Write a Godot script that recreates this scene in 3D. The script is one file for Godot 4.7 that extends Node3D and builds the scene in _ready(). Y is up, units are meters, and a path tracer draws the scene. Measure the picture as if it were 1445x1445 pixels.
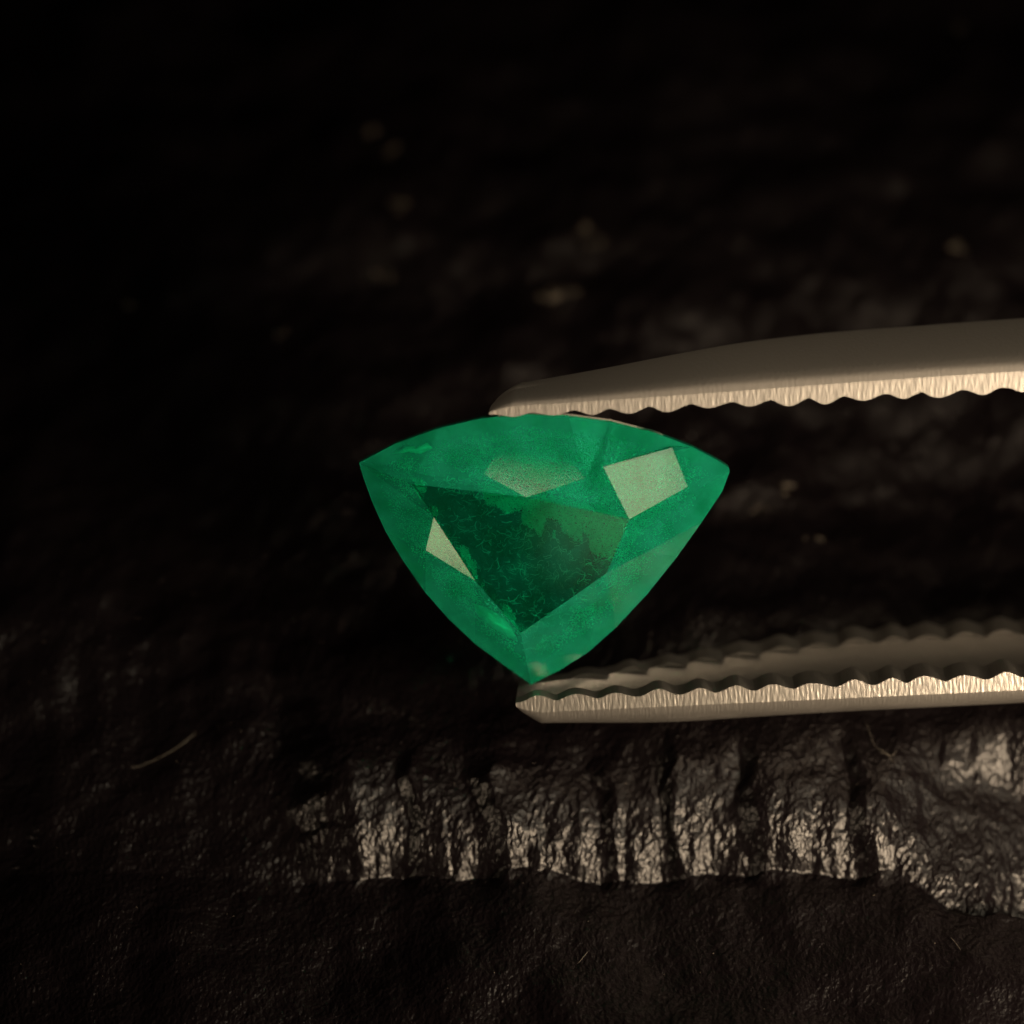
extends Node3D
# Lengths inside the builders are millimetres; MM turns them into metres.
const MM := 0.001
const PITCH := 50.0          # the camera looks down on the stone
const DIST := 110.0          # camera to the plane of the gem's girdle
const GEM_TILT := 20.0       # the stone leans with the jaws that hold it
const CENTRE := Vector3(0, 4.23, 0)
var rng := RandomNumberGenerator.new()
var used := {}
const WEDGE := [Vector2(565, 636), Vector2(625, 648), Vector2(700, 705), Vector2(846, 768), Vector2(870, 800), Vector2(845, 850), Vector2(772, 880), Vector2(757, 965), Vector2(745, 965), Vector2(732, 880), Vector2(668, 808), Vector2(610, 718)]
const TABLE := [Vector2(583, 672), Vector2(742, 690), Vector2(887, 721), Vector2(856, 797), Vector2(735, 882), Vector2(671, 808)]
const POCKETS := [
	[Vector2(530, 655), Vector2(600, 690), Vector2(612, 718), Vector2(601, 768), Vector2(583, 766), Vector2(580, 738)],
	[Vector2(583, 766), Vector2(601, 768), Vector2(671, 808), Vector2(735, 880), Vector2(700, 858), Vector2(640, 800)],
	[Vector2(880, 770), Vector2(975, 685), Vector2(1026, 668), Vector2(985, 742), Vector2(900, 850), Vector2(866, 830)],
	[Vector2(850, 604), Vector2(960, 622), Vector2(1000, 650), Vector2(955, 630), Vector2(850, 645)]]
const OUTLINE := [Vector2(508, 652), Vector2(620, 604), Vector2(740, 584), Vector2(860, 594), Vector2(975, 630), Vector2(1028, 663), Vector2(955, 785), Vector2(870, 885), Vector2(750, 964), Vector2(670, 908), Vector2(600, 835), Vector2(545, 750)]

# ---------------------------------------------------------------- frames
func view_basis() -> Basis:
	var a := deg_to_rad(PITCH)
	return Basis(Vector3.RIGHT, Vector3(0, cos(a), -sin(a)), Vector3(0, sin(a), cos(a)))

func held(v: Vector3) -> Vector3:      # millimetres in the frame the gem is held in -> metres
	return (CENTRE + view_basis() * v) * MM

func px(x: float, y: float) -> Vector2:
	return Vector2((x - 722.5) * 0.015385, (722.5 - y) * 0.015385)

# ---------------------------------------------------------------- small helpers
func thing(called: String, label: String, category: String, group := "") -> Node3D:
	var o := Node3D.new()
	o.name = called
	add_child(o, true)
	tag(o, label, category, group)
	return o

func tag(o: Node, label: String, category: String, group := "") -> void:
	o.set_meta("label", label)
	o.set_meta("category", category)
	if group:
		o.set_meta("group", group)

func part(called: String, mesh: Mesh, mat: Material, parent: Node) -> MeshInstance3D:
	var o := MeshInstance3D.new()
	var n: int = used.get([parent, called], 0)
	used[[parent, called]] = n + 1
	o.name = called if n == 0 else "%s_%03d" % [called, n]
	o.mesh = mesh
	o.material_override = mat
	parent.add_child(o, true)
	return o

func noise(seed_: int, freq: float, octaves := 4, kind := FastNoiseLite.TYPE_SIMPLEX_SMOOTH) -> FastNoiseLite:
	var n := FastNoiseLite.new()
	n.seed = seed_
	n.noise_type = kind
	n.frequency = freq
	n.fractal_octaves = octaves
	n.fractal_type = FastNoiseLite.FRACTAL_FBM if octaves > 1 else FastNoiseLite.FRACTAL_NONE
	return n

func lin(r: float, g: float, b: float, a := 1.0) -> Color:
	var c := Color(r, g, b).linear_to_srgb()
	c.a = a
	return c

func arrays_mesh(v: PackedVector3Array, n: PackedVector3Array, idx: PackedInt32Array, uv := PackedVector2Array()) -> ArrayMesh:
	var a := []
	a.resize(Mesh.ARRAY_MAX)
	a[Mesh.ARRAY_VERTEX] = v
	a[Mesh.ARRAY_NORMAL] = n
	a[Mesh.ARRAY_INDEX] = idx
	if uv.size():
		a[Mesh.ARRAY_TEX_UV] = uv
	var m := ArrayMesh.new()
	m.add_surface_from_arrays(Mesh.PRIMITIVE_TRIANGLES, a)
	return m

func lamp(called: String, at: Vector3, aim: Vector3, size: Vector2, radiance: float, color: Color) -> void:
	var l := AreaLight3D.new()
	l.name = called
	l.area_size = size * MM
	l.area_normalize_energy = true
	l.light_energy = radiance * size.x * size.y * MM * MM / PI
	l.light_color = color
	l.shadow_enabled = true
	l.area_range = 2.0
	add_child(l)
	l.look_at_from_position(held(at), held(aim), Vector3(0.1, 1, 0.05).normalized())

func spot(called: String, at: Vector3, aim: Vector3, cone: float, energy: float, color: Color) -> void:
	var l := SpotLight3D.new()
	l.name = called
	l.light_color = color
	l.light_energy = energy
	l.light_size = 0.01
	l.spot_range = 1.0
	l.spot_attenuation = 2.0
	l.spot_angle = cone
	l.spot_angle_attenuation = 0.6
	l.shadow_enabled = true
	add_child(l)
	l.look_at_from_position(held(at), held(aim), Vector3(0.1, 1, 0.05).normalized())

# ---------------------------------------------------------------- the gem
func girdle_outline() -> PackedVector2Array:
	# three bulging sides between the three corners, clockwise from the left corner
	var out := PackedVector2Array()
	var sides := [
		[[508, 652], [560, 625], [620, 604], [680, 590], [740, 584], [800, 586], [860, 594], [920, 609], [975, 630], [1010, 648], [1026, 658]],
		[[1028, 664], [1018, 692], [990, 735], [955, 785], [915, 836], [870, 885], [830, 921], [790, 946]],
		[[750, 967], [710, 938], [670, 908], [634, 874], [600, 835], [570, 792], [545, 750], [525, 705], [513, 670]],
	]
	for s in sides:
		for p in s:
			out.append(px(p[0], p[1]))
	return out

func build_gem() -> void:
	var g := thing("emerald", "faceted green emerald of rounded triangular cut held between the tweezer tips", "gemstone")
	var at := px(768, 762)
	g.transform = Transform3D(view_basis() * Basis(Vector3.RIGHT, deg_to_rad(GEM_TILT)), held(Vector3(at.x, at.y, 0)))
	var jardin := jardin_texture()
	var mat := gem_material(0.17, jardin, 0.0, Color(0.4, 0.97, 0.9))
	var under := gem_material(0.15, jardin, 0.14, Color(0.04, 0.42, 0.36), 0.28)
	var ring := girdle_outline()
	var n := ring.size()
	var lean := cos(deg_to_rad(GEM_TILT))
	var up := 0.07          # half the girdle's thickness
	var top := 0.52         # table above the girdle's middle
	var L := func(x, y, h) -> Vector3:
		var p := px(x, y) - at
		return Vector3(p.x, p.y / lean, h) * MM
	var R := func(i, h) -> Vector3:
		var p: Vector2 = ring[posmod(i, n)] - at
		return Vector3(p.x, p.y / lean, h) * MM
	var t0 = L.call(583, 672, top); var t1 = L.call(742, 690, top); var t2 = L.call(887, 721, top)
	var t3 = L.call(856, 797, top); var t4 = L.call(735, 882, top); var t5 = L.call(671, 808, top)
	var e = L.call(613, 718, top)
	var v1 = L.call(683, 660, top - 0.132); var v2 = L.call(826, 665, top - 0.11)
	var a = L.call(850, 650, top - 0.106); var b = L.call(947, 628, 0.18); var c = L.call(969, 681, top - 0.25)
	var f = L.call(601, 768, top - 0.14)
	var arc := func(from, to, h) -> Array:
		var o := []
		for i in range(from, to + 1):
			o.append(R.call(i, h))
		return o
	facet(g, "table", [t0, t1, t2, t3, t4, t5, e], gem_material(0.018, jardin, 0.0, Color(0.3, 1.0, 0.95)))
	var crown := [
		[v1, R.call(4, up), v2, t1], [t0, v1, t1], [t1, v2, t2], [v2, a, t2], [a, b, c, t2],
		[t0] + arc.call(0, 2, up), [t0, R.call(2, up), v1], [v1] + arc.call(2, 4, up),
		[v2] + arc.call(4, 6, up), [v2, R.call(6, up), a], [a] + arc.call(6, 8, up) + [b], [b] + arc.call(8, 11, up) + [c],
		[c] + arc.call(11, 13, up), [c, R.call(13, up), t3, t2], [t3] + arc.call(13, 16, up), [t3, R.call(16, up), t4], [t4] + arc.call(16, 19, up),
		[t4] + arc.call(19, 21, up), [t4, R.call(21, up), t5], [t5] + arc.call(21, 23, up), [t5, R.call(23, up), f], [e, t5, f],
		[f] + arc.call(23, 25, up), [f, R.call(25, up), e], [e] + arc.call(25, 28, up), [e, R.call(0, up), t0],
	]
	for poly in crown:
		facet(g, "crown_facet", poly, mat)
	var wall := SurfaceTool.new()
	wall.begin(Mesh.PRIMITIVE_TRIANGLES)
	for i in n:
		quad(wall, R.call(i, up), R.call(i + 1, up), R.call(i + 1, -up), R.call(i, -up))
	wall.generate_normals()
	part("girdle", wall.commit(), mat, g)
	# pavilion: culet to the right of the middle, so that the left side is shallow and the others steep
	var k = L.call(846, 785, -2.7)
	var lower := [[0, 2], [2, 5], [5, 8], [8, 11], [11, 14], [14, 17], [17, 19], [19, 22], [22, 25], [25, 28]]
	for s in lower:
		facet(g, "pavilion_facet", [k] + arc.call(s[0], s[1], -up), under, true)
	# two healed fractures that catch the light near the surface
	feather(g, [[555, 640], [572, 626], [590, 632], [604, 624], [611, 631], [596, 639], [578, 637]], at, 0.08)
	feather(g, [[672, 848], [690, 852], [718, 866], [730, 882], [735, 900], [716, 892], [694, 880], [680, 868]], at, -0.2)
	inclusions(g, at)

func feather(g: Node3D, outline: Array, at: Vector2, depth: float) -> void:
	var st := SurfaceTool.new()
	st.begin(Mesh.PRIMITIVE_TRIANGLES)
	var c := Vector3.ZERO
	var pts := []
	for q in outline:
		var p := px(q[0], q[1]) - at
		pts.append(Vector3(p.x, p.y / cos(deg_to_rad(GEM_TILT)), depth + rng.randf_range(-0.05, 0.05)))
		c += pts[-1] / outline.size()
	for i in pts.size():
		for v in [c + Vector3(0, 0, 0.05), pts[i], pts[(i + 1) % pts.size()]]:
			st.add_vertex(v * MM)
	for i in pts.size():
		for v in [c - Vector3(0, 0, 0.02), pts[(i + 1) % pts.size()], pts[i]]:
			st.add_vertex(v * MM)
	st.generate_normals()
	var m := StandardMaterial3D.new()
	m.albedo_color = lin(0.08, 0.95, 0.62)
	m.roughness = 0.7
	part("feather", st.commit(), m, g)

func quad(st: SurfaceTool, p, q, r, s) -> void:
	for v in [p, q, r, p, r, s]:
		st.add_vertex(v)

func facet(g: Node, called: String, poly: Array, mat: Material, below := false) -> void:
	# one flat facet as a fan with a single normal (front faces run clockwise as seen from outside)
	var nrm := Vector3.ZERO
	for i in poly.size():
		var p: Vector3 = poly[i]
		var q: Vector3 = poly[(i + 1) % poly.size()]
		nrm += p.cross(q) * 1e6
	nrm = nrm.normalized()
	var want := -1.0 if below else 1.0
	var flip := nrm.z * want < 0
	if flip:
		nrm = -nrm
	var v := PackedVector3Array()
	var nn := PackedVector3Array()
	var idx := PackedInt32Array()
	for p in poly:
		v.append(p)
		nn.append(nrm)
	for i in range(1, poly.size() - 1):
		if flip:
			idx.append_array([0, i, i + 1])
		else:
			idx.append_array([0, i + 1, i])
	part(called, arrays_mesh(v, nn, idx), mat, g)

func gem_material(milky: float, jardin: Texture2D, glow: float, tone: Color, polish := 0.02) -> StandardMaterial3D:
	var m := StandardMaterial3D.new()
	m.albedo_color = Color(tone, milky)
	m.albedo_texture = jardin
	m.uv1_triplanar = true
	m.uv1_scale = Vector3.ONE * 210.0
	m.refraction_enabled = true
	m.refraction_scale = 0.058
	m.roughness = polish
	m.metallic_specular = 0.5
	if glow > 0.0:
		m.backlight_enabled = true
		m.backlight = Color(glow, glow, glow)
	return m

func jardin_texture() -> Texture2D:
	# the stone's own cloudiness: mottled green with short pale threads and dark specks
	var size := 768
	var cloud := noise(5, 0.006, 5).get_seamless_image(size, size)
	var fine := noise(6, 0.05, 4).get_seamless_image(size, size)
	var im := Image.create(size, size, false, Image.FORMAT_RGB8)
	var lo := Vector3(0.07, 0.62, 0.36)
	var hi := Vector3(0.25, 1.0, 0.74)
	for y in size:
		for x in size:
			var c := cloud.get_pixel(x, y).r
			var f := fine.get_pixel(x, y).r
			var t := clampf((c - 0.5) * 1.6 + (f - 0.5) * 0.9 + 0.5, 0.0, 1.0)
			var k := lo.lerp(hi, t)
			im.set_pixel(x, y, lin(k.x, k.y, k.z))
	for i in 420:
		var p := Vector2(rng.randf() * size, rng.randf() * size)
		var a := rng.randf() * TAU
		var bend := rng.randf_range(-0.25, 0.25)
		var pale := rng.randf() < 0.72
		var w := rng.randf_range(0.15, 0.6)
		for st in rng.randi_range(2, 16):
			p += Vector2(cos(a), sin(a))
			a += bend + rng.randf_range(-0.2, 0.2)
			var q := Vector2i(posmod(int(p.x), size), posmod(int(p.y), size))
			im.set_pixelv(q, im.get_pixelv(q).lerp(lin(0.5, 0.98, 0.8) if pale else lin(0.03, 0.4, 0.2), w))
	return ImageTexture.create_from_image(im)

func inclusions(g: Node3D, at: Vector2) -> void:
	# short crooked needles where the stone is clear, and clouds of tiny flakes where it is milky
	var needle := SurfaceTool.new()
	needle.begin(Mesh.PRIMITIVE_TRIANGLES)
	var pts := [Vector3(-0.10, -0.01, 0), Vector3(-0.045, 0.02, 0.008), Vector3(0.01, 0.022, -0.006), Vector3(0.06, -0.002, 0.004), Vector3(0.085, -0.035, 0.0)]
	for i in 4:
		var p: Vector3 = pts[i] * MM
		var q: Vector3 = pts[i + 1] * MM
		for o in [[Vector3(0, 0.009, 0), Vector3(0, -0.005, 0.008)], [Vector3(0, -0.005, 0.008), Vector3(0, -0.005, -0.008)], [Vector3(0, -0.005, -0.008), Vector3(0, 0.009, 0)]]:
			var a: Vector3 = o[0] * MM
			var b: Vector3 = o[1] * MM
			quad(needle, p + a, p + b, q + b, q + a)
	needle.generate_normals()
	var flake := SurfaceTool.new()
	flake.begin(Mesh.PRIMITIVE_TRIANGLES)
	var c := [Vector3(0.03, 0, 0), Vector3(-0.012, 0.026, 0), Vector3(-0.018, -0.022, 0), Vector3(0, 0, 0.012), Vector3(0, 0, -0.012)]
	for t in [[0, 1, 3], [1, 2, 3], [2, 0, 3], [1, 0, 4], [2, 1, 4], [0, 2, 4]]:
		for k in t:
			flake.add_vertex(c[k] * MM)
	flake.generate_normals()
	var patchy := noise(41, 0.9, 4)
	var clear: Array[Transform3D] = []
	var milky: Array[Transform3D] = []
	var tries := 0
	while clear.size() + milky.size() < 90000 and tries < 400000:
		tries += 1
		var q := Vector2(rng.randf_range(530, 1010), rng.randf_range(595, 940))
		var p := px(q.x, q.y) - at
		p.y /= cos(deg_to_rad(GEM_TILT))
		var z := rng.randf_range(-1.2, 0.36)
		var edge := 1e9
		for i in OUTLINE.size():
			var a: Vector2 = OUTLINE[i]
			var b: Vector2 = OUTLINE[(i + 1) % OUTLINE.size()]
			edge = minf(edge, (b - a).normalized().cross(q - a))
		if edge * 0.0154 < maxf(0.25 + absf(z) * 0.9, 0.3 + z * 3.2):
			continue
		# the clear wedge: from the upper left to the middle right and down to the tip
		var ragged := Vector2(patchy.get_noise_2d(p.x * 1.5, p.y * 1.5), patchy.get_noise_2d(p.x * 1.5 + 30.0, p.y * 1.5)) * 30.0
		var open := Geometry2D.is_point_in_polygon(q + ragged, WEDGE)
		var turn := Basis.from_euler(Vector3(rng.randf() * TAU, rng.randf() * TAU, rng.randf() * TAU))
		if open:
			if rng.randf() < 0.03 + 0.07 * patchy.get_noise_3d(p.x * 1.4, p.y * 1.4, z * 2.0):
				clear.append(Transform3D(turn.scaled(Vector3.ONE * (rng.randf_range(0.1, 0.32) if rng.randf() < 0.8 else rng.randf_range(0.5, 1.3))), Vector3(p.x, p.y, z) * MM))
			continue
		var thin := 0.0
		for pocket in POCKETS:
			if Geometry2D.is_point_in_polygon(q + ragged * 0.4, pocket):
				thin = 0.55
		var lid := Geometry2D.is_point_in_polygon(q, TABLE)
		if lid:
			z = lerpf(z, 0.45, 0.6)
		if lid or rng.randf() < 0.8 - thin + patchy.get_noise_3d(p.x, p.y, z):
			milky.append(Transform3D(turn.scaled(Vector3.ONE * rng.randf_range(0.22, 0.66) * (1.35 if lid else 1.0)), Vector3(p.x, p.y, z) * MM))
	var points: Array[Transform3D] = []
	for i in 60:
		var q := Vector2(rng.randf_range(600, 910), rng.randf_range(625, 760))
		var p := px(q.x, q.y) - at
		points.append(Transform3D(Basis.from_euler(Vector3(rng.randf() * TAU, rng.randf() * TAU, 0)).scaled(Vector3.ONE * rng.randf_range(0.4, 0.95)), Vector3(p.x, p.y / cos(deg_to_rad(GEM_TILT)), rng.randf_range(0.1, 0.3)) * MM))
	var dot := flake.commit()
	for k in [["pinpoint_inclusions", dot, points, lin(0.9, 0.95, 0.85)], ["needle_inclusions", needle.commit(), clear, lin(0.28, 0.62, 0.45)], ["cloud_inclusions", dot, milky, lin(0.03, 0.80, 0.48)]]:
		var mm := MultiMesh.new()
		mm.transform_format = MultiMesh.TRANSFORM_3D
		mm.mesh = k[1]
		mm.instance_count = k[2].size()
		for i in k[2].size():
			mm.set_instance_transform(i, k[2][i])
		var o := MultiMeshInstance3D.new()
		o.name = k[0]
		o.multimesh = mm
		var m := StandardMaterial3D.new()
		m.albedo_color = k[3]
		m.roughness = 0.5
		o.material_override = m
		o.set_meta("kind", "stuff")
		g.add_child(o, true)

# ---------------------------------------------------------------- the tweezers
func build_tweezers() -> void:
	var t := thing("tweezers", "steel gem tweezers with serrated jaws gripping the emerald from the right", "tweezers")
	var tilt := deg_to_rad(17.0)
	var roll := deg_to_rad(2.8)
	var b := view_basis() * Basis(Vector3.BACK, roll) * Basis(Vector3.RIGHT, tilt)
	t.transform = Transform3D(b, held(Vector3(0, -0.85, 0.48)))
	arm(t, 1.0, steel_material(0.0009, 0.58, 0.5))
	arm(t, -1.0, steel_material(0.0009, 0.8, 0.4))

func gap(x: float, s: float) -> float:       # from the middle plane to a jaw's grip
	var g := 3.09 + 0.004 * x if s > 0 else 3.46
	if x > 14.0:
		g += 1.4 * smoothstep(14.0, 45.0, x)
	return lerpf(g, 0.02, smoothstep(45.0, 110.0, x))

func jaw(d: float, s: float) -> float:                 # width of a jaw at a distance from its tip
	return (0.95 if s > 0 else 1.0) * minf(lerpf(1.5, 3.75, smoothstep(-1.0, 8.0, d)) + 0.05 * maxf(0.0, d - 9.0), 7.0)

func arm(t: Node, s: float, steel: Material) -> void:
	var tip := -0.35 if s > 0 else -0.08
	var length := 110.0
	var xs := []
	var x := tip
	while x < 16.0:
		xs.append(x)
		x += 0.06 if x < tip + 0.55 else 0.2
	while x < length:
		xs.append(x)
		x += 2.0
	var v := PackedVector3Array()
	var ring := 0
	var rows := []
	for xx in xs:
		var d: float = xx - tip
		var w := jaw(d, s)
		var h: float = lerpf(0.2, 0.46, smoothstep(0.0, 6.0, d)) if s > 0 else lerpf(0.45, 0.7, smoothstep(0.0, 4.0, d))
		var side: float = lerpf(0.16, 0.34, smoothstep(0.0, 12.0, d)) if s > 0 else lerpf(0.25, 0.28, smoothstep(0.0, 12.0, d))
		var nose := pow(clampf((d + 0.02) / 0.55, 0.0, 1.0), 0.55)
		var prof := []
		# inner grip: near land, groove, far land
		var land := 0.24 * w
		prof.append(Vector2(0.0, 0.0))
		prof.append(Vector2(0.0, -land))
		for i in range(1, 8):
			var u := i / 8.0
			prof.append(Vector2(0.4 * nose * sin(PI * u), -lerpf(land, w - land, u)))
		prof.append(Vector2(0.0, -(w - land)))
		prof.append(Vector2(0.0, -w))
		for i in range(0, 15):
			var th := PI * (1.0 - i / 14.0)
			prof.append(Vector2(side * (0.2 + 0.8 * nose) + h * nose * sin(th), -w * 0.5 * (1.0 - cos(th))))
		rows.append(prof)
		ring = prof.size()
		for p in prof:
			v.append(Vector3(xx + (0.4 if s > 0 else 0.12) * pow(-p.y / w, 1.5) * (1.0 - clampf(d / 1.6, 0.0, 1.0)), s * (gap(xx, s) + p.x), p.y) * MM)
	var st := SurfaceTool.new()
	st.begin(Mesh.PRIMITIVE_TRIANGLES)
	for i in range(xs.size() - 1):
		for j in ring:
			var j2 := (j + 1) % ring
			# hard edges where the lands, the sides and the groove meet
			st.set_smooth_group(0 if j < 9 and j > 0 else 1 if j == 0 else 2 if j == 9 else 3 if j == 10 else 5 if j == ring - 1 else 4)
			var p := v[i * ring + j]
			var q := v[i * ring + j2]
			var r := v[(i + 1) * ring + j2]
			var u := v[(i + 1) * ring + j]
			for w in ([p, q, r, p, r, u] if s > 0 else [p, r, q, p, u, r]):
				st.add_vertex(w)
	st.set_smooth_group(7)
	for e in [0, xs.size() - 1]:
		for j in range(1, ring - 1):
			var p := v[e * ring]
			var q := v[e * ring + j]
			var r := v[e * ring + j + 1]
			for w in ([p, r, q] if (s > 0) == (e == 0) else [p, q, r]):
				st.add_vertex(w)
	st.generate_normals()
	var a := part("upper_arm" if s > 0 else "lower_arm", st.commit(), steel, t)
	# the teeth of the two rows
	var pitch := 0.86
	var cx := tip + 0.5
	while cx < 15.0:
		var d := cx - tip
		var w := jaw(d, s)
		part("tooth", tooth(cx, pitch, 0.0, 0.24 * w, s, rng.randf_range(0.10, 0.16) * (0.6 if s > 0 and cx < 1.8 else 1.0)), steel, a)
		if d > 0.9:
			part("tooth", tooth(cx + 0.3, pitch, 0.76 * w, w, s, rng.randf_range(0.10, 0.15)), steel, a)
		cx += pitch
		pitch = 0.84 + rng.randf_range(-0.06, 0.06)

func tooth(cx: float, pitch: float, w0: float, w1: float, s: float, h: float) -> Mesh:
	var st := SurfaceTool.new()
	st.begin(Mesh.PRIMITIVE_TRIANGLES)
	var k := 14
	var skew := rng.randf_range(0.8, 1.25)
	var sharp := rng.randf_range(0.65, 1.1)
	for i in k:
		var pr := []
		for q in [i, i + 1]:
			var u: float = float(q) / k
			var xx := cx + (u - 0.5) * pitch
			pr.append([xx, gap(xx, s) - h * pow(0.5 - 0.5 * cos(TAU * pow(u, skew)), sharp)])
		var n0 := Vector3(pr[0][0], s * pr[0][1], -w0) * MM
		var n1 := Vector3(pr[1][0], s * pr[1][1], -w0) * MM
		var f0 := Vector3(pr[0][0], s * pr[0][1], -w1) * MM
		var f1 := Vector3(pr[1][0], s * pr[1][1], -w1) * MM
		var b0 := Vector3(pr[0][0], s * gap(pr[0][0], s), -w0) * MM
		var b1 := Vector3(pr[1][0], s * gap(pr[1][0], s), -w0) * MM
		var c0 := Vector3(pr[0][0], s * gap(pr[0][0], s), -w1) * MM
		var c1 := Vector3(pr[1][0], s * gap(pr[1][0], s), -w1) * MM
		st.set_smooth_group(1)
		for w in ([n0, f0, f1, n0, f1, n1] if s < 0 else [n0, f1, f0, n0, n1, f1]):
			st.add_vertex(w)
		st.set_smooth_group(2)
		for w in ([b0, n0, n1, b0, n1, b1] if s < 0 else [b0, n1, n0, b0, b1, n1]):
			st.add_vertex(w)
		st.set_smooth_group(3)
		for w in ([c0, f1, f0, c0, c1, f1] if s < 0 else [c0, f0, f1, c0, f1, c1]):
			st.add_vertex(w)
	st.generate_normals()
	return st.commit()

func steel_material(relief: float, metal: float, rough: float) -> StandardMaterial3D:
	var m := StandardMaterial3D.new()
	m.albedo_color = lin(0.33, 0.312, 0.29)
	m.metallic = metal
	m.roughness = rough
	var t := NoiseTexture2D.new()
	t.width = 512
	t.height = 512
	t.seamless = true
	t.noise = noise(51, 0.03, 5)
	m.heightmap_enabled = true
	m.heightmap_texture = t
	m.heightmap_scale = relief
	m.uv1_triplanar = true
	m.uv1_scale = Vector3(640, 130, 300)
	return m

# ---------------------------------------------------------------- the stone
const STEPS := [-4.0, -2.1, -0.3, 2.3, 3.7, 5.5, 7.9, 14.0]
var n_big := noise(3, 0.11, 3)
var n_mid := noise(11, 0.5, 4)
var n_fine := noise(17, 2.2, 4)
var n_grain := noise(23, 7.6, 3)
var n_edge := noise(29, 0.45, 3)

func crease(x: float) -> float:
	return 5.2 + 0.07 * n_fine.get_noise_2d(x * 0.8, 7.0) + 0.22 * n_edge.get_noise_2d(x, 0.0) + 0.75 * smoothstep(8.2, 10.0, x) + 0.1 * smoothstep(-2.0, -5.0, x)

func stone_height(x: float, z: float) -> float:
	var y := 0.5 * n_big.get_noise_2d(x, z) + 0.11 * n_mid.get_noise_2d(x, z)
	var zc := crease(x)
	# towards the left the broken face runs out into a gentle slope, at the right it opens into a broad flank
	var left := smoothstep(-3.4, -5.4, x + 0.5 * n_edge.get_noise_2d(3.0, z))
	var right := smoothstep(7.6, 9.4, x)
	var z0 := 2.3 + 0.6 * n_edge.get_noise_2d(x, 40.0) - 3.0 * left - 0.3 * right
	var t := clampf((z - z0) / (zc - z0), 0.0, 1.0)
	var foot := 1.0 - smoothstep(zc - 0.05, zc + 0.4, z)
	var face := smoothstep(0.0, 0.35, t) * foot * (1.0 - 0.85 * left)
	y -= 0.7 + 1.3 * pow(t, lerpf(lerpf(3.4, 1.7, right), 1.2, left))
	# blocks of the broken face, each leaning to the right and ending in a short dark step
	var xw := x - 0.1 * (z - 4.0) + 0.35 * n_edge.get_noise_2d(x * 0.7, z + 20.0)
	var k := 0
	while k < STEPS.size() - 2 and xw > STEPS[k + 1]:
		k += 1
	var wide: float = STEPS[k + 1] - STEPS[k]
	var u := clampf((xw - STEPS[k]) / wide, 0.0, 1.0)
	var back: float = [0.8, 0.7, 0.78, 0.8, 0.72, 0.8, 0.85][k]
	var lift := [0.2, 0.24, 0.36, 0.22, 0.32, 0.38, 0.3, 0.3]
	var fold: float = lerpf(lift[k], -lift[k] * 0.8, u / back) if u < back else lerpf(-lift[k] * 0.8, lift[k + 1], smoothstep(back, 1.0, u))
	y += 0.5 * face * fold * smoothstep(-5.0, -3.4, x) - 0.3 * face * maxf(0.0, x - 8.2)
	y += face * 0.1 * n_mid.get_noise_2d(x * 1.3 + 50.0, z * 0.8)
	# fine cleavage, drawn out along a slant
	var fx := x * 1.0 + z * 0.5
	var fz := z * 0.5 - x * 0.25
	var rough := face * (0.25 + 0.75 * smoothstep(0.35, 0.95, t))
	var calm := 1.0 - 0.5 * smoothstep(zc, zc + 0.5, z)
	y += (0.016 * calm + 0.019 * rough) * n_fine.get_noise_2d(fx, fz)
	y += (0.006 * calm + 0.027 * rough) * n_grain.get_noise_2d(fx, fz)
	return y

func build_ground() -> void:
	var xs := axis([[-75, -14, 2.5], [-14, -6, 0.1], [-6, 12.5, 0.036], [12.5, 16, 0.25], [16, 75, 2.5]])
	var zs := axis([[-80, -24, 2.5], [-24, 1.5, 0.11], [1.5, 6.8, 0.032], [6.8, 12.5, 0.08], [12.5, 45, 2.5]])
	var nx := xs.size()
	var nz := zs.size()
	var h := PackedFloat32Array()
	h.resize(nx * nz)
	for j in nz:
		for i in nx:
			h[j * nx + i] = stone_height(xs[i], zs[j])
	var v := PackedVector3Array()
	var nn := PackedVector3Array()
	var idx := PackedInt32Array()
	v.resize(nx * nz)
	nn.resize(nx * nz)
	for j in nz:
		for i in nx:
			var k := j * nx + i
			v[k] = Vector3(xs[i], h[k], zs[j]) * MM
			var i0 := maxi(i - 1, 0)
			var i1 := mini(i + 1, nx - 1)
			var j0 := maxi(j - 1, 0)
			var j1 := mini(j + 1, nz - 1)
			nn[k] = Vector3(-(h[j * nx + i1] - h[j * nx + i0]) / (xs[i1] - xs[i0]), 1.0, -(h[j1 * nx + i] - h[j0 * nx + i]) / (zs[j1] - zs[j0])).normalized()
	idx.resize((nx - 1) * (nz - 1) * 6)
	var w := 0
	for j in nz - 1:
		for i in nx - 1:
			var k := j * nx + i
			for q in [k, k + 1, k + nx, k + 1, k + nx + 1, k + nx]:
				idx[w] = q
				w += 1
	var m := StandardMaterial3D.new()
	m.albedo_color = lin(0.0042, 0.0029, 0.0036)
	m.roughness = 0.29
	m.metallic_specular = 0.38
	var t := NoiseTexture2D.new()
	t.width = 1024
	t.height = 1024
	t.seamless = true
	t.noise = noise(61, 0.034, 5)
	m.heightmap_enabled = true
	m.heightmap_texture = t
	m.heightmap_scale = 0.0034
	m.uv1_triplanar = true
	m.uv1_world_triplanar = true
	m.uv1_scale = Vector3(190, 130, 150)
	var o := part("ground", arrays_mesh(v, nn, idx), m, self)
	o.set_meta("kind", "structure")
	o.set_meta("label", "rough black stone slab with a broken ridge lit at lower right")

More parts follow.
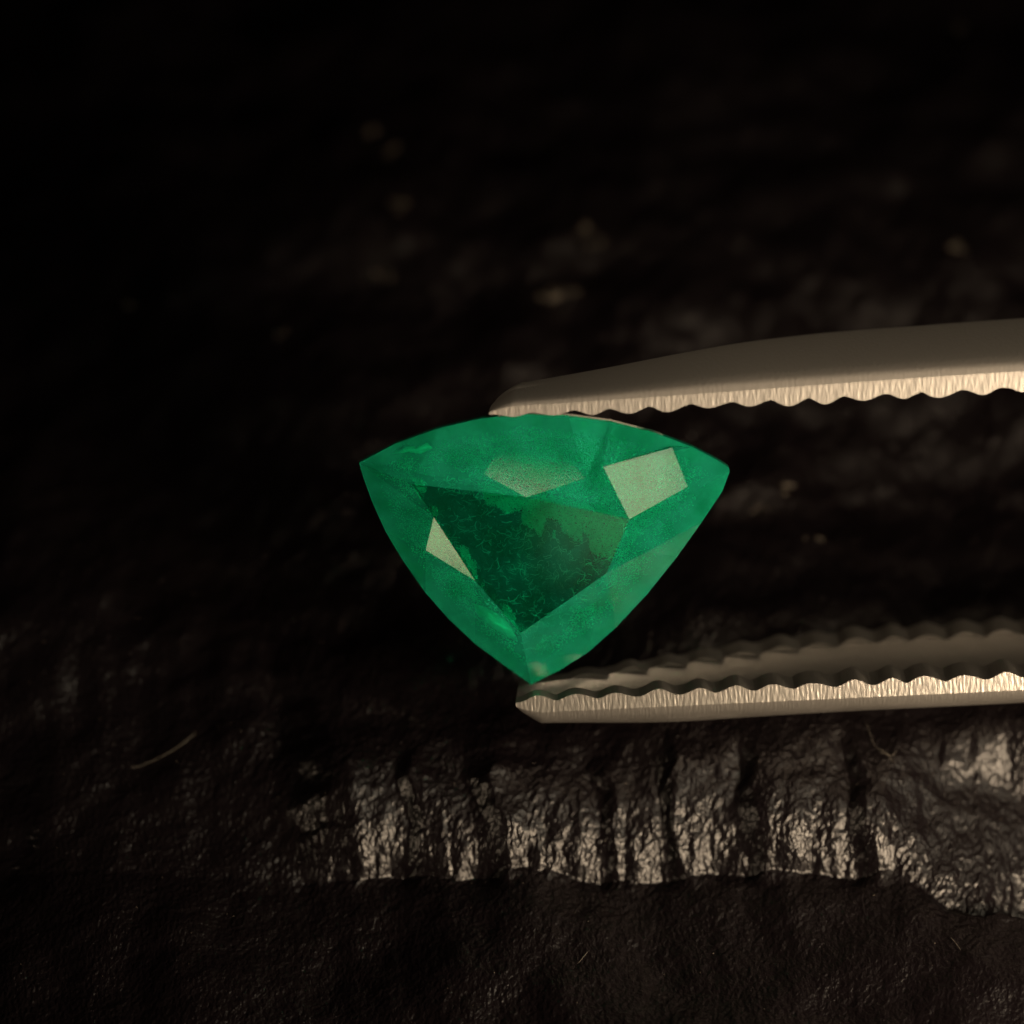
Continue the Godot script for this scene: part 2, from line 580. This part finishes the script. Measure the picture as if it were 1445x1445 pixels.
func axis(runs: Array) -> PackedFloat32Array:
	var out := PackedFloat32Array()
	for r in runs:
		var k := int(round((r[1] - r[0]) / float(r[2])))
		for i in k:
			out.append(lerpf(r[0], r[1], float(i) / k))
	out.append(runs[-1][1])
	return out

# ---------------------------------------------------------------- lint
func fibre(called: String, label: String, pts: Array, thick: float, tone: Color) -> void:
	# pts: pixel x, pixel y, height above the stone in millimetres
	var c := Curve3D.new()
	c.bake_interval = 0.05
	for p in pts:
		c.add_point(Vector3(p[0], p[1], p[2]))
	for i in range(1, pts.size() - 1):
		var d := (c.get_point_position(i + 1) - c.get_point_position(i - 1)) * 0.2
		c.set_point_in(i, -d)
		c.set_point_out(i, d)
	var base := c.get_point_position(0)
	var bp := c.get_baked_points()
	var st := SurfaceTool.new()
	st.begin(Mesh.PRIMITIVE_TRIANGLES)
	var rings := []
	for i in bp.size():
		var d := (bp[mini(i + 1, bp.size() - 1)] - bp[maxi(i - 1, 0)]).normalized()
		var s := d.cross(Vector3.UP).normalized()
		var w := s.cross(d)
		var r := thick * (1.0 if i > 1 and i < bp.size() - 2 else 0.4)
		var ring := []
		for k in 5:
			var a := TAU * k / 5.0
			ring.append((bp[i] - base + (s * cos(a) + w * sin(a)) * r) * MM)
		rings.append(ring)
	for i in rings.size() - 1:
		for k in 5:
			quad(st, rings[i][k], rings[i + 1][k], rings[i + 1][(k + 1) % 5], rings[i][(k + 1) % 5])
	st.generate_normals()
	var m := StandardMaterial3D.new()
	m.albedo_color = tone
	m.roughness = 0.5
	var o := part(called, st.commit(), m, self)
	o.position = base * MM
	tag(o, label, "fibre", "stray fibres on the black stone")

func on_stone(x: float, y: float, lift: float) -> Array:
	# where a sight line through the middle of the lens meets the stone
	var p := px(x, y)
	var eye := CENTRE + view_basis() * Vector3(0, 0, DIST)
	var far := CENTRE + view_basis() * Vector3(p.x, p.y, 0)
	var lo := 0.8
	var hi := 1.3
	for i in 30:
		var mid := (lo + hi) / 2.0
		var q := eye.lerp(far, mid)
		if q.y > stone_height(q.x, q.z) + lift:
			lo = mid
		else:
			hi = mid
	var q := eye.lerp(far, lo)
	return [q.x, q.y, q.z]

func build_lint() -> void:
	var pale := lin(0.16, 0.145, 0.12)
	for f in [
		["curved pale fibre lying alone on the dark stone at far left", [[184, 1083], [205, 1078], [238, 1062], [262, 1046], [276, 1034]], 0.006],
		["thin kinked fibre hanging down below the lower tweezer jaw", [[1222, 1018], [1228, 1036], [1236, 1054], [1250, 1062], [1262, 1078]], 0.005],
		["short straight fibre just below the hanging fibre's bend", [[1240, 1060], [1258, 1066], [1266, 1058]], 0.005],
		["tiny straight pale fibre on the dark front ledge at lower right", [[1341, 1322], [1348, 1330], [1356, 1341]], 0.005],
		["tiny straight pale fibre on the dark front ledge below the middle", [[815, 1360], [822, 1352], [830, 1342]], 0.005],
	]:
		var pts := []
		for p in f[1]:
			pts.append(on_stone(p[0], p[1], 0.06))
		fibre("fibre", f[0], pts, f[2], pale)

func build_dust() -> void:
	var st := SurfaceTool.new()
	st.begin(Mesh.PRIMITIVE_TRIANGLES)
	var c := [Vector3(0.024, 0, 0), Vector3(-0.010, 0, 0.019), Vector3(-0.014, 0, -0.017), Vector3(0, 0.018, 0), Vector3(0, -0.012, 0)]
	for t in [[0, 1, 3], [1, 2, 3], [2, 0, 3], [1, 0, 4], [2, 1, 4], [0, 2, 4]]:
		for k in t:
			st.add_vertex(c[k] * MM)
	st.generate_normals()
	var mm := MultiMesh.new()
	mm.transform_format = MultiMesh.TRANSFORM_3D
	mm.mesh = st.commit()
	var chips := [[515, 183, 2.6], [553, 214, 2.0], [562, 290, 2.2], [541, 388, 2.6], [776, 415, 4.2], [800, 408, 2.4], [822, 325, 3.0], [838, 345, 2.2], [1345, 350, 3.4], [1362, 40, 2.0], [182, 432, 2.0], [1105, 690, 2.2], [1150, 760, 1.8], [1075, 720, 1.8], [400, 472, 1.6]]
	mm.instance_count = 260 + chips.size() * 4
	for i in chips.size() * 4:
		var c2: Array = chips[i / 4]
		var p := on_stone(c2[0] + rng.randf_range(-13, 13), c2[1] + rng.randf_range(-8, 8), 0.02)
		var w: float = c2[2] * rng.randf_range(0.7, 1.7)
		mm.set_instance_transform(260 + i, Transform3D(Basis.from_euler(Vector3(rng.randf(), rng.randf() * TAU, rng.randf() - 0.5)).scaled(Vector3(w * 1.6, w * 0.5, w)), Vector3(p[0], p[1], p[2]) * MM))
	for i in 260:
		var x := rng.randf_range(-13, 13)
		var z := rng.randf_range(-10, 11)
		var b := Basis.from_euler(Vector3(rng.randf() * TAU, rng.randf() * TAU, 0)).scaled(Vector3.ONE * rng.randf_range(0.25, 1.0))
		mm.set_instance_transform(i, Transform3D(b, Vector3(x, stone_height(x, z) + 0.008, z) * MM))
	var o := MultiMeshInstance3D.new()
	o.name = "dust"
	o.multimesh = mm
	var m := StandardMaterial3D.new()
	m.albedo_color = lin(0.13, 0.11, 0.085)
	m.roughness = 0.6
	o.material_override = m
	o.set_meta("kind", "stuff")
	tag(o, "fine pale dust specks scattered over the black stone", "dust")
	add_child(o)

# ---------------------------------------------------------------- all of it
func _ready() -> void:
	rng.seed = 7
	var cam := Camera3D.new()
	cam.name = "camera"
	add_child(cam)
	cam.transform = Transform3D(view_basis(), held(Vector3(0, 0, DIST)))
	var eye := CameraAttributesPhysical.new()
	eye.frustum_focal_length = 118.75
	eye.frustum_focus_distance = (DIST - 0.2) * MM
	eye.frustum_near = 0.02
	eye.frustum_far = 10.0
	eye.exposure_aperture = 30.0
	cam.attributes = eye
	cam.current = true
	var env := Environment.new()
	env.background_mode = Environment.BG_COLOR
	env.background_color = Color(0, 0, 0)
	env.tonemap_mode = Environment.TONE_MAPPER_LINEAR
	env.tonemap_exposure = 1.0
	env.sdfgi_enabled = true
	env.ssao_enabled = true
	env.ssil_enabled = true
	var we := WorldEnvironment.new()
	we.name = "world_environment"
	we.environment = env
	add_child(we)
	# a warm lamp low at the right, a softbox above right, a small card low at the left
	var warm := Color(1.0, 0.89, 0.75)
	lamp("key_lamp", Vector3(25, -14, 22), Vector3(6, -4, 0), Vector2(10, 10), 58.0, warm)
	lamp("fill_lamp", Vector3(62, 18, 50), Vector3(2, 0, 0), Vector2(30, 30), 3.4, Color(1.0, 0.93, 0.8))
	spot("left_snoot_lamp", Vector3(-66, -4, 24), Vector3(-1.4, 0.0, 0), 3.4, 0.0066, warm)
	spot("right_snoot_lamp", Vector3(62, 24, 50), Vector3(0.0, 0.6, 0), 3.0, 0.0045, Color(1.0, 0.95, 0.84))
	spot("top_snoot_lamp", Vector3(30, 50, 50), Vector3(10, 6.6, -1), 4.4, 0.0046, warm)
	# small panels that the flat facets mirror
	lamp("panel_lamp", Vector3(31, -46.5, 107), Vector3(2, 0, 0), Vector2(10, 10), 4.0, Color(1.0, 0.93, 0.78))
	lamp("card_lamp", Vector3(-36, -76, 52), Vector3(-2, 0, 0), Vector2(7, 7), 4.4, Color(1.0, 0.95, 0.74))
	lamp("soft_lamp", Vector3(7, -75, 93), Vector3(2, 0, 0), Vector2(9, 9), 0.95, Color(0.75, 1.0, 0.78))
	lamp("top_lamp", Vector3(0.7, -23.9, 118), Vector3(0, 0, 0), Vector2(9, 3.4), 5.5, Color(1.0, 0.94, 0.8))
	build_ground()
	build_tweezers()
	build_gem()
	build_lint()
	build_dust()
